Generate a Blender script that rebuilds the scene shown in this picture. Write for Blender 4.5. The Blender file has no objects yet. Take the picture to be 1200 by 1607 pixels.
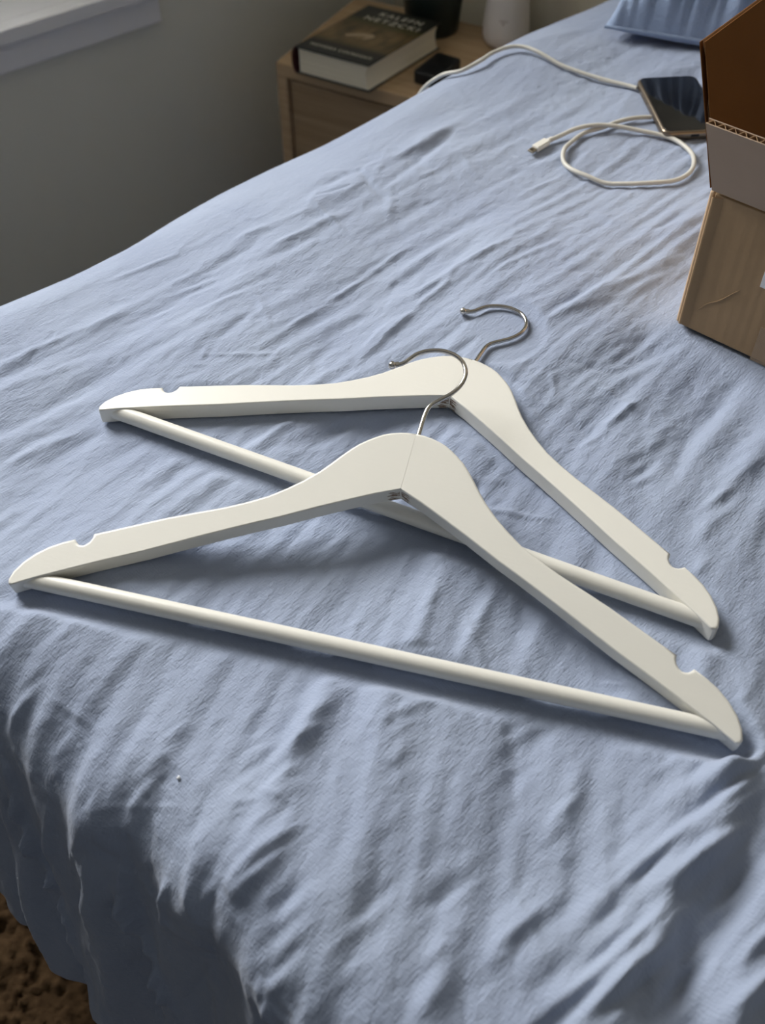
import bpy, bmesh, math, random
import numpy as np
from mathutils import Vector, Matrix, Euler

random.seed(4)
SC = bpy.context.scene
COL = SC.collection

# ------------------------------------------------------------------ camera
CAM_Z, PITCH, ROLL, FPX = 1.2121, 0.8652, -0.0047, 1643.8
cam_data = bpy.data.cameras.new("camera")
cam = bpy.data.objects.new("camera", cam_data)
COL.objects.link(cam)
_f = Vector((0, math.cos(PITCH), -math.sin(PITCH)))
_r0 = Vector((1, 0, 0))
_u0 = _r0.cross(_f)
_r = _r0 * math.cos(ROLL) + _u0 * math.sin(ROLL)
_u = -_r0 * math.sin(ROLL) + _u0 * math.cos(ROLL)
cam.matrix_world = Matrix(((_r.x, _u.x, -_f.x, 0), (_r.y, _u.y, -_f.y, 0), (_r.z, _u.z, -_f.z, CAM_Z), (0, 0, 0, 1)))
cam_data.sensor_fit = 'VERTICAL'
cam_data.sensor_height = 36.0
cam_data.lens = 36.0 * FPX / 1607.0
cam_data.clip_start = 0.02
cam_data.dof.use_dof = True
cam_data.dof.focus_distance = 0.74
cam_data.dof.aperture_fstop = 7.5
SC.camera = cam

# ------------------------------------------------------------------ world, daylight, exposure
world = bpy.data.worlds.new("world")
SC.world = world
world.use_nodes = True
world.node_tree.nodes["Background"].inputs[0].default_value = (0.86, 0.93, 1.0, 1)
world.node_tree.nodes["Background"].inputs[1].default_value = 0.145

WALL_P = Vector((0.028, 2.02, 0.0))                                   # corner of the two walls
WA = math.radians(38.5)
WD = Vector((math.cos(WA), math.sin(WA), 0))                          # along the window wall, towards the corner
WN = Vector((WD.y, -WD.x, 0))                                         # into the room
BD = Vector((WN.x, WN.y, 0))                                          # along the head wall, away from the corner
BN = Vector((-WD.x, -WD.y, 0))                                        # head wall normal, into the room

sky = bpy.data.lights.new("window_daylight", 'AREA')
sky.shape = 'RECTANGLE'
sky.size, sky.size_y = 1.9, 1.3
sky.energy = 215.0
sky.color = (1.0, 0.985, 0.955)
sky_o = bpy.data.objects.new("window_daylight", sky)
COL.objects.link(sky_o)
_p = WALL_P - WD * 1.1 - WN * 0.5 + Vector((0, 0, 2.05))
_t = Vector((-0.05, 0.62, 0.68))
sky_o.location = _p
sky_o.rotation_euler = (_t - _p).to_track_quat('-Z', 'Y').to_euler()

SC.view_settings.view_transform = 'Standard'
SC.view_settings.look = 'None'
SC.view_settings.gamma = 1.0
SC.view_settings.use_curve_mapping = False
SC.view_settings.exposure = 0.0

# ------------------------------------------------------------------ helpers
def tag(o, label=None, cat=None, group=None, kind=None):
    if label: o['label'] = label
    if cat: o['category'] = cat
    if group: o['group'] = group
    if kind: o['kind'] = kind
    return o

def link(name, me, mat=None, parent=None):
    o = bpy.data.objects.new(name, me)
    COL.objects.link(o)
    if mat is not None: me.materials.append(mat)
    if parent is not None: o.parent = parent
    return o

def from_bm(name, bm, mat=None, parent=None, smooth=None):
    me = bpy.data.meshes.new(name)
    bmesh.ops.recalc_face_normals(bm, faces=bm.faces)
    bm.to_mesh(me); bm.free()
    if smooth is not None: smoothen(me, smooth)
    return link(name, me, mat, parent)

def smoothen(me, angle=35):
    me.polygons.foreach_set('use_smooth', [True] * len(me.polygons))
    if angle < 179: me.set_sharp_from_angle(angle=math.radians(angle))
    me.update()

def empty(name, loc=(0, 0, 0), rz=0.0):
    o = bpy.data.objects.new(name, None)
    COL.objects.link(o)
    o.empty_display_size = 0.05
    o.location = loc
    o.rotation_euler = (0, 0, rz)
    return o

def box(bm, lo, hi, M=None):
    vs = [bm.verts.new((x, y, z)) for z in (lo[2], hi[2]) for y in (lo[1], hi[1]) for x in (lo[0], hi[0])]
    for f in ((0, 1, 3, 2), (4, 6, 7, 5), (0, 4, 5, 1), (2, 3, 7, 6), (0, 2, 6, 4), (1, 5, 7, 3)):
        bm.faces.new([vs[i] for i in f])
    if M is not None:
        for v in vs: v.co = M @ v.co
    return vs

def bevel(o, w, seg=3, angle=40, harden=True):
    m = o.modifiers.new("bevel", 'BEVEL')
    m.width, m.segments, m.limit_method, m.angle_limit = w, seg, 'ANGLE', math.radians(angle)
    m.harden_normals = harden
    return m

def lathe(bm, prof, n=48, cx=0, cy=0):
    rings = []
    for r, z in prof:
        if r < 1e-6: rings.append([bm.verts.new((cx, cy, z))])
        else: rings.append([bm.verts.new((cx + r * math.cos(2 * math.pi * i / n), cy + r * math.sin(2 * math.pi * i / n), z)) for i in range(n)])
    for A, B in zip(rings, rings[1:]):
        for i in range(n):
            j = (i + 1) % n
            if len(A) == 1 and len(B) > 1: bm.faces.new((A[0], B[i], B[j]))
            elif len(B) == 1 and len(A) > 1: bm.faces.new((A[i], B[0], A[j]))
            elif len(A) > 1: bm.faces.new((A[i], B[i], B[j], A[j]))

def smooth_path(pts, sub=8, closed=False):
    """Catmull-Rom through the points"""
    P = [Vector(p) for p in pts]
    out = []
    n = len(P)
    for i in range(n - 1):
        p0 = P[max(i - 1, 0)]; p1 = P[i]; p2 = P[i + 1]; p3 = P[min(i + 2, n - 1)]
        for k in range(sub):
            t = k / sub
            out.append(0.5 * ((2 * p1) + (p2 - p0) * t + (2 * p0 - 5 * p1 + 4 * p2 - p3) * t * t + (3 * p1 - p0 - 3 * p2 + p3) * t ** 3))
    out.append(P[-1])
    return out

def tube(bm, path, r, n=12, cap=True):
    rr = r if callable(r) else (lambda t: r)
    P = [Vector(p) for p in path]
    T = [(P[min(i + 1, len(P) - 1)] - P[max(i - 1, 0)]).normalized() for i in range(len(P))]
    ref = Vector((0, 0, 1)) if abs(T[0].z) < 0.9 else Vector((1, 0, 0))
    N = (ref - T[0] * ref.dot(T[0])).normalized()
    rings = []
    for i, (p, t) in enumerate(zip(P, T)):
        N = (N - t * N.dot(t)).normalized()
        B = t.cross(N)
        q = rr(i / (len(P) - 1))
        rings.append([bm.verts.new(p + (N * math.cos(2 * math.pi * k / n) + B * math.sin(2 * math.pi * k / n)) * q) for k in range(n)])
    for A, Bq in zip(rings, rings[1:]):
        for k in range(n):
            bm.faces.new((A[k], A[(k + 1) % n], Bq[(k + 1) % n], Bq[k]))
    if cap:
        bm.faces.new(rings[0][::-1]); bm.faces.new(rings[-1])

# ---- materials
def S(r, g, b):
    f = lambda c: (c / 255 / 12.92) if c / 255 <= 0.04045 else ((c / 255 + 0.055) / 1.055) ** 2.4
    return (f(r), f(g), f(b), 1.0)

class Mat:
    def __init__(self, name, col, rough=0.5, metal=0.0, spec=0.5):
        self.m = bpy.data.materials.new(name)
        self.m.use_nodes = True
        self.nt = self.m.node_tree
        self.b = self.nt.nodes["Principled BSDF"]
        self.b.inputs['Base Color'].default_value = col
        self.b.inputs['Roughness'].default_value = rough
        self.b.inputs['Metallic'].default_value = metal
        self.b.inputs['Specular IOR Level'].default_value = spec
        self.nrm = None
    def n(self, t, **kw):
        nd = self.nt.nodes.new(t)
        for k, v in kw.items():
            if k in nd.inputs: nd.inputs[k].default_value = v
            else: setattr(nd, k, v)
        return nd
    def l(self, a, b): self.nt.links.new(a, b)
    def coord(self, kind='Object', scale=(1, 1, 1), rot=(0, 0, 0)):
        tc = self.n('ShaderNodeTexCoord'); mp = self.n('ShaderNodeMapping')
        mp.inputs['Scale'].default_value = scale; mp.inputs['Rotation'].default_value = rot
        self.l(tc.outputs[kind], mp.inputs[0])
        return mp.outputs[0]
    def noise(self, vec, scale, detail=3, rough=0.55):
        nd = self.n('ShaderNodeTexNoise', Scale=scale, Detail=detail, Roughness=rough)
        self.l(vec, nd.inputs['Vector'])
        return nd.outputs['Fac']
    def ramp(self, fac, stops):
        r = self.n('ShaderNodeValToRGB')
        e = r.color_ramp.elements
        while len(e) < len(stops): e.new(0.5)
        for k, (p, c) in zip(e, stops): k.position = p; k.color = c
        self.l(fac, r.inputs[0])
        return r.outputs[0]
    def base(self, sock): self.l(sock, self.b.inputs['Base Color'])
    def bump(self, h, strength, dist):
        bp = self.n('ShaderNodeBump', Strength=strength, Distance=dist)
        self.l(h, bp.inputs['Height'])
        if self.nrm is not None: self.l(self.nrm, bp.inputs['Normal'])
        self.nrm = bp.outputs[0]
        self.l(self.nrm, self.b.inputs['Normal'])
    def mix(self, fac, a, b):
        mx = self.n('ShaderNodeMix', data_type='RGBA')
        if isinstance(fac, float): mx.inputs[0].default_value = fac
        else: self.l(fac, mx.inputs[0])
        for s, v in ((mx.inputs[6], a), (mx.inputs[7], b)):
            if isinstance(v, tuple): s.default_value = v
            else: self.l(v, s)
        return mx.outputs[2]
    def math(self, op, a, b=None):
        nd = self.n('ShaderNodeMath', operation=op)
        for s, v in ((nd.inputs[0], a), (nd.inputs[1], b)):
            if v is None: continue
            if isinstance(v, (int, float)): s.default_value = v
            else: self.l(v, s)
        return nd.outputs[0]

def fabric_mat(name, col_a, col_b, kind='UV'):
    M = Mat(name, col_a, 0.88, 0, 0.2)
    M.b.inputs['Sheen Weight'].default_value = 0.25
    M.b.inputs['Sheen Roughness'].default_value = 0.4
    v = M.coord(kind)
    M.base(M.ramp(M.noise(v, 9, 4), [(0.35, col_a), (0.7, col_b)]))
    M.bump(M.noise(M.coord(kind, (0.45, 1, 1), (0, 0, 0.5)), 150, 6, 0.68), 0.45, 0.0030)
    M.bump(M.noise(M.coord(kind, (1, 0.22, 1)), 800, 2), 0.45, 0.0011)
    M.bump(M.noise(M.coord(kind, (0.22, 1, 1)), 800, 2), 0.45, 0.0011)
    return M.m

m_duvet = fabric_mat("blue_cotton", S(150, 161, 184), S(158, 169, 190))
m_pillow = fabric_mat("blue_pillow_cotton", S(150, 168, 198), S(158, 175, 204), 'Object')

M = Mat("cream_sheet", S(205, 198, 180), 0.9, 0, 0.2); M.bump(M.noise(M.coord(), 60, 3), 0.2, 0.002); m_sheet = M.m

M = Mat("white_paint", S(227, 225, 217), 0.33, 0, 0.45)
v = M.coord()
grain = M.noise(M.coord('Object', (6, 60, 60)), 6, 3)
M.bump(grain, 0.10, 0.0008)
M.bump(M.noise(v, 420, 2), 0.08, 0.0004)
vo = M.n('ShaderNodeTexVoronoi', Scale=85.0); M.l(v, vo.inputs['Vector'])
M.bump(M.ramp(vo.outputs['Distance'], [(0.0, (1, 1, 1, 1)), (0.035, (0, 0, 0, 1))]), 0.25, 0.0005)
m_paint_plain = M.m

# paint with bare brown wood showing beside the joint under the fork
M = Mat("white_paint_joint", S(227, 225, 217), 0.33, 0, 0.45)
v = M.coord()
M.bump(M.noise(M.coord('Object', (6, 60, 60)), 6, 3), 0.06, 0.0008)
M.bump(M.noise(v, 420, 2), 0.08, 0.0004)
sep = M.n('ShaderNodeSeparateXYZ'); tc = M.n('ShaderNodeTexCoord'); M.l(tc.outputs['Object'], sep.inputs[0])
ax = M.math('ABSOLUTE', sep.outputs[0])
near = M.math('LESS_THAN', M.math('ADD', ax, M.math('MULTIPLY', M.noise(M.coord('Object', (30, 30, 220)), 5, 3), 0.012)), 0.0125)
low = M.math('LESS_THAN', sep.outputs[1], 0.1184)
deep = M.math('LESS_THAN', sep.outputs[2], -0.0022)
sp = M.math('GREATER_THAN', M.noise(M.coord('Object', (40, 40, 330)), 3, 2), 0.47)
msk = M.math('MULTIPLY', M.math('MULTIPLY', near, low), M.math('MULTIPLY', deep, sp))
M.base(M.mix(msk, S(227, 225, 217), S(120, 92, 66)))
m_paint = M.m

m_chrome = Mat("brushed_steel", S(190, 186, 180), 0.17, 1.0).m
m_ball = Mat("steel_tip", S(205, 202, 198), 0.2, 1.0).m

def card_mat(name, a, b, scale=(1, 1, 1)):
    M = Mat(name, a, 0.85, 0, 0.15)
    v = M.coord()
    n1 = M.noise(v, 14, 4)
    M.base(M.ramp(n1, [(0.3, a), (0.7, b)]))
    w = M.n('ShaderNodeTexNoise', Scale=1.0, Detail=1.0); M.l(M.coord('Object', (90, 6, 0.6)), w.inputs['Vector'])
    M.bump(w.outputs['Fac'], 0.32, 0.0025)
    M.bump(M.noise(v, 300, 3), 0.12, 0.0006)
    return M.m
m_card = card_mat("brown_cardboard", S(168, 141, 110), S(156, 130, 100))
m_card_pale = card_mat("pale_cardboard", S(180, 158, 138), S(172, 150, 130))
m_card_shade = card_mat("shade_darkened_cardboard", S(116, 76, 38), S(108, 70, 34))  # cardboard darkened to paint in the shade inside the left flap
m_card_cut = Mat("cut_cardboard", S(206, 178, 146), 0.9, 0, 0.1).m
m_flute = Mat("corrugated_liner", S(176, 146, 114), 0.9, 0, 0.1).m
M = Mat("clear_packing_tape", S(196, 170, 140), 0.25, 0, 0.5); M.b.inputs['Alpha'].default_value = 0.35; m_tape = M.m
m_label = Mat("white_label", S(225, 226, 228), 0.6).m

m_cable = Mat("white_cable_sheath", S(200, 198, 190), 0.45).m
m_plug = Mat("white_plug_shell", S(232, 230, 222), 0.3).m
m_plug_metal = Mat("plug_contact_metal", S(170, 160, 145), 0.3, 1.0).m
m_phone = Mat("bronze_metal", S(130, 118, 104), 0.32, 0.9).m
M = Mat("phone_glass", S(12, 13, 16), 0.06, 0, 0.6); m_glass_dark = M.m
m_black = Mat("black_plastic", S(20, 21, 24), 0.38).m
m_port = Mat("dark_port", S(8, 8, 9), 0.6).m

def wood_mat(name, a, b):
    M = Mat(name, a, 0.55, 0, 0.3)
    v = M.coord('Object', (3.0, 60, 60))
    n1 = M.noise(v, 1.6, 5, 0.6)
    M.base(M.ramp(n1, [(0.3, a), (0.72, b)]))
    M.bump(n1, 0.08, 0.001)
    return M.m
m_wood = wood_mat("oak_veneer", S(198, 170, 134), S(174, 146, 112))
m_wood_front = wood_mat("oak_drawer_front", S(176, 150, 118), S(146, 120, 90))
m_dark_board = Mat("dark_brown_board", S(70, 54, 38), 0.8).m  # plain dark brown for the nightstand's back panel

m_vase = Mat("white_ceramic", S(236, 228, 221), 0.45).m
m_pot = Mat("dark_green_glaze", S(22, 32, 28), 0.35).m
m_soil = Mat("dark_soil", S(30, 24, 18), 0.95).m
M = Mat("grey_wall_paint", S(229, 228, 218), 0.9, 0, 0.2); M.bump(M.noise(M.coord(), 160, 3), 0.06, 0.002); m_wall = M.m
M = Mat("beige_wall_paint", S(226, 217, 196), 0.9, 0, 0.2); M.bump(M.noise(M.coord(), 160, 3), 0.06, 0.002); m_wall_b = M.m
m_ceil = Mat("ceiling_paint", S(215, 213, 206), 0.95, 0, 0.1).m
m_trim = Mat("white_trim_paint", S(240, 240, 243), 0.4).m
M = Mat("brown_carpet", S(120, 90, 62), 1.0, 0, 0.05)
M.base(M.ramp(M.noise(M.coord(), 90, 4), [(0.3, S(66, 51, 36)), (0.7, S(90, 71, 51))]))
M.bump(M.noise(M.coord(), 260, 4), 0.32, 0.0025)
m_carpet = M.m
m_bed = Mat("bed_base_fabric", S(90, 88, 86), 0.9, 0, 0.1).m
# window glass: clear from both sides with a faint reflection
g = bpy.data.materials.new("window_glass"); g.use_nodes = True
nt = g.node_tree; nt.nodes.clear()
o_ = nt.nodes.new('ShaderNodeOutputMaterial'); mx = nt.nodes.new('ShaderNodeMixShader'); tr = nt.nodes.new('ShaderNodeBsdfTransparent'); gl = nt.nodes.new('ShaderNodeBsdfGlossy'); fr = nt.nodes.new('ShaderNodeFresnel')
gl.inputs['Roughness'].default_value = 0.02; fr.inputs[0].default_value = 1.3
nt.links.new(fr.outputs[0], mx.inputs[0]); nt.links.new(tr.outputs[0], mx.inputs[1]); nt.links.new(gl.outputs[0], mx.inputs[2]); nt.links.new(mx.outputs[0], o_.inputs[0])
m_glass = g

# ------------------------------------------------------------------ room
def frame_matrix(p, x, n):
    """local x along the wall, y into the room, z up"""
    return Matrix(((x.x, n.x, 0, p.x), (x.y, n.y, 0, p.y), (0, 0, 1, p.z), (0, 0, 0, 1)))
MW = frame_matrix(WALL_P, -WD, WN)          # window wall: x runs from the corner towards the window
MB = frame_matrix(WALL_P, BD, BN)           # head wall: x runs from the corner to the right
CEIL = 2.5
WX0, WX1, WZ0, WZ1 = 0.575, 1.52, 0.508, 2.3   # window opening along the wall

bm = bmesh.new()
TH = 0.30
for lo, hi in (((-TH, -TH, 0), (WX0, 0, CEIL)), ((WX1, -TH, 0), (3.4, 0, CEIL)), ((WX0, -TH, 0), (WX1, 0, WZ0 - 0.023)), ((WX0, -TH, WZ1), (WX1, 0, CEIL))):
    box(bm, lo, hi, MW)
tag(from_bm("wall_left", bm, m_wall), "grey painted wall under and beside the window", kind='structure')
bm = bmesh.new(); box(bm, (0.0, -TH, 0), (3.2, 0, CEIL), MB)
tag(from_bm("wall_back", bm, m_wall_b), "beige painted wall behind the head of the bed", kind='structure')
bm = bmesh.new(); box(bm, (-TH, -TH, CEIL), (3.4, 3.2, CEIL + 0.1), MW)
tag(from_bm("ceiling", bm, m_ceil), "plain off-white ceiling", kind='structure')

# carpet floor: flat, with real pile lumps where it shows at the foot of the bed
xs = np.unique(np.round(np.r_[np.linspace(-3.4, -0.66, 20), np.arange(-0.66, -0.04, 0.004), np.linspace(-0.04, 3.0, 20)], 4))
ys = np.unique(np.round(np.r_[np.linspace(-1.6, 0.1, 12), np.arange(0.1, 0.62, 0.004), np.linspace(0.62, 3.4, 20)], 4))
rng = np.random.RandomState(7)
def fft_noise(n, size, wl_x, wl_y, seed, ang=0.0, power=2.0):
    """band of smooth noise, about unit rms; wl = dominant wavelengths along and across"""
    r = np.random.RandomState(seed)
    f = np.fft.fftfreq(n, size / n)
    fx, fy = np.meshgrid(f, f, indexing='ij')
    c, s = math.cos(ang), math.sin(ang)
    gx, gy = (fx * c + fy * s) * wl_x, (-fx * s + fy * c) * wl_y
    k = np.sqrt(gx * gx + gy * gy)
    amp = k * np.exp(-(k ** power))
    z = np.fft.ifft2(np.fft.fft2(r.standard_normal((n, n))) * amp).real
    return z / z.std()
def sample(fld, size, x, y):
    n = fld.shape[0]
    u = np.mod(x / size, 1.0) * n; w = np.mod(y / size, 1.0) * n
    i = np.floor(u).astype(int) % n; j = np.floor(w).astype(int) % n
    fu = u - np.floor(u); fw_ = w - np.floor(w)
    i2, j2 = (i + 1) % n, (j + 1) % n
    return (fld[i, j] * (1 - fu) + fld[i2, j] * fu) * (1 - fw_) + (fld[i, j2] * (1 - fu) + fld[i2, j2] * fu) * fw_
def grid_mesh(name, P, uv=None):
    na, nb = P.shape[:2]
    me = bpy.data.meshes.new(name)
    idx = np.arange(na * nb).reshape(na, nb)
    q = np.stack([idx[:-1, :-1], idx[1:, :-1], idx[1:, 1:], idx[:-1, 1:]], -1).reshape(-1, 4)
    me.vertices.add(na * nb); me.vertices.foreach_set('co', P.reshape(-1).astype(np.float32))
    nf = len(q)
    me.loops.add(nf * 4); me.loops.foreach_set('vertex_index', q.reshape(-1).astype(np.int32))
    me.polygons.add(nf); me.polygons.foreach_set('loop_start', (np.arange(nf) * 4).astype(np.int32))
    me.polygons.foreach_set('use_smooth', np.ones(nf, dtype=bool))
    if uv is not None:
        lay = me.uv_layers.new(name="UVMap")
        lay.data.foreach_set('uv', uv.reshape(-1, 2)[q.reshape(-1)].reshape(-1).astype(np.float32))
    me.update(calc_edges=True)
    return me
XX, YY = np.meshgrid(xs, ys, indexing='ij')
fl = fft_noise(256, 0.5, 0.016, 0.02, 11)
hz = 0.006 * sample(np.abs(fl), 0.5, XX, YY) + 0.003 * sample(fft_noise(256, 0.5, 0.05, 0.05, 12), 0.5, XX, YY)
dense = ((XX > -0.66) & (XX < -0.04) & (YY > 0.1) & (YY < 0.62)).astype(float)
P = np.stack([XX, YY, np.where(dense > 0, hz - 0.004, 0.0)], -1)
fo = link("floor", grid_mesh("floor", P[:, ::1]), m_carpet)
if fo.data.polygons[0].normal.z < 0: fo.data.flip_normals()
tag(fo, "brown looped carpet on the bedroom floor", kind='structure')

# window: sash, glass, casing board, stool and sill
win = empty("window_1"); win.matrix_world = MW
tag(win, "white framed window above the grey wall", kind='structure')
bm = bmesh.new()
for lo, hi in (((WX0, -0.27, WZ0 + 0.0), (WX1, -0.22, WZ0 + 0.06)), ((WX0, -0.27, WZ1 - 0.05), (WX1, -0.22, WZ1)), ((WX0, -0.27, WZ0 + 0.06), (WX0 + 0.05, -0.22, WZ1 - 0.05)), ((WX1 - 0.05, -0.27, WZ0 + 0.06), (WX1, -0.22, WZ1 - 0.05)), ((1.03, -0.26, WZ0 + 0.06), (1.07, -0.23, WZ1 - 0.05))):
    box(bm, lo, hi)
bevel(from_bm("sash_frame", bm, m_trim, win), 0.004, 2)
for a, b in ((WX0 + 0.05, 1.03), (1.07, WX1 - 0.05)):
    bm = bmesh.new(); box(bm, (a, -0.248, WZ0 + 0.06), (b, -0.244, WZ1 - 0.05)); from_bm("pane", bm, m_glass, win)
bm = bmesh.new(); box(bm, (WX0 - 0.078, 0.0, WZ0 - 0.068), (WX1 + 0.078, 0.016, WZ0 - 0.023)); bevel(from_bm("apron", bm, m_trim, win), 0.002, 2)
bm = bmesh.new(); box(bm, (WX0, -0.299, WZ0 - 0.023), (WX1, 0.001, WZ0)) ; box(bm, (WX0 - 0.078, 0.0, WZ0 - 0.023), (WX1 + 0.078, 0.030, WZ0)); bevel(from_bm("stool", bm, m_trim, win), 0.003, 3)
for a, b in ((WX0 - 0.072, WX0), (WX1, WX1 + 0.072)):
    bm = bmesh.new(); box(bm, (a, 0.0, WZ0), (b, 0.016, WZ1 + 0.07)); bevel(from_bm("side_casing", bm, m_trim, win), 0.002, 2)
bm = bmesh.new(); box(bm, (WX0, 0.0, WZ1), (WX1, 0.016, WZ1 + 0.07)); bevel(from_bm("head_casing", bm, m_trim, win), 0.002, 2)

# ------------------------------------------------------------------ hangers (placement needed by the duvet)
HANG = {
    'front': (Vector((-0.018, 0.3312, 0.691)), Matrix.Rotation(-0.2564, 4, 'Z') @ Matrix.Rotation(0.190, 4, 'X')),
    'rear': (Vector((-0.0023, 0.4447, 0.693)), Matrix.Rotation(-0.4451, 4, 'Z')),
}
HT = 0.013
UPPER = [(21.98, -0.06), (22.15, 0.06), (22.25, 0.32), (22.18, 0.90), (21.85, 1.65), (21.3, 2.4), (20.65, 3.03), (19.97, 3.5), (19.24, 3.90),
         (19.08, 3.73), (18.92, 3.62), (18.75, 3.58), (18.58, 3.60), (18.42, 3.72), (18.26, 3.95), (18.19, 4.22), (18.2, 4.52),
         (17.4, 4.92), (16, 5.65), (14, 6.68), (12.4, 7.42), (10.8, 8.14), (9.5, 8.82), (8.2, 9.6), (7.2, 10.4), (6.3, 11.22),
         (5.5, 12.08), (4.95, 12.8), (4.45, 13.52), (3.9, 14.25), (3.5, 14.7), (3.05, 15.1), (2.6, 15.45), (2.15, 15.75), (1.65, 15.98), (1.1, 16.14), (0.55, 16.24), (0, 16.27)]
LOWER = [(0, 11.86), (1.48, 11.2), (2.98, 10.42), (4.8, 9.45), (7, 8.2), (8.4, 7.48), (10.3, 6.45), (12, 5.5), (14.6, 4.02), (17.3, 2.6), (19.15, 1.58), (20.6, 0.77), (21.5, 0.22), (21.78, 0.04)]
OUT = [(x / 100, y / 100) for x, y in UPPER] + [(x / 100, y / 100) for x, y in LOWER]

# ------------------------------------------------------------------ duvet
Z0 = 0.68                                   # height of the made bed's top
BU = np.array([math.cos(math.radians(44.5)), math.sin(math.radians(44.5)), 0.0])   # along the bed, foot to head
BV = np.array([BU[1], -BU[0], 0.0])                                                # across the bed, left to right
BO = 0.115 * BU - 0.665 * BV                                                       # foot-left corner of the flat top
BED_W, RC = 1.04, 0.10

def base_surface(a, b):
    """cloth coordinates (a along, b across) -> point and normal of the smooth draped duvet"""
    qa = np.minimum(a - RC, 0.0)
    ql = np.minimum(b - RC, 0.0)
    qr = np.maximum(b - (BED_W - RC), 0.0)
    qb = ql + qr
    dist = np.sqrt(qa * qa + qb * qb)
    s = np.where(dist > 1e-9, dist, 1.0)
    na, nb = qa / s, qb / s
    d = np.maximum(dist - RC, 0.0)
    wf = na * na                                              # 1 on the foot end, 0 on the sides
    flare = wf * np.exp(-((b - 0.19) / 0.15) ** 2)              # the foot end swings out near the left corner
    R = 0.085 - 0.033 * wf + 0.028 * flare
    pmax = np.radians(87.0 - 3.0 * wf - 2.0 * flare)
    phi = np.minimum(d / R, pmax)
    rest = np.maximum(d - R * pmax, 0.0)
    out = R * np.sin(phi) + rest * np.cos(pmax)
    drop = R * (1 - np.cos(phi)) + rest * np.sin(pmax)
    m = np.minimum(dist, RC)
    ca = a - qa + na * (m + out)
    cb = b - qb + nb * (m + out)
    P = BO + ca[..., None] * BU + cb[..., None] * BV
    P[..., 2] = Z0 - drop
    N = np.sin(phi)[..., None] * (na[..., None] * BU + nb[..., None] * BV)
    N[..., 2] += np.cos(phi)
    return P, N, d

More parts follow.
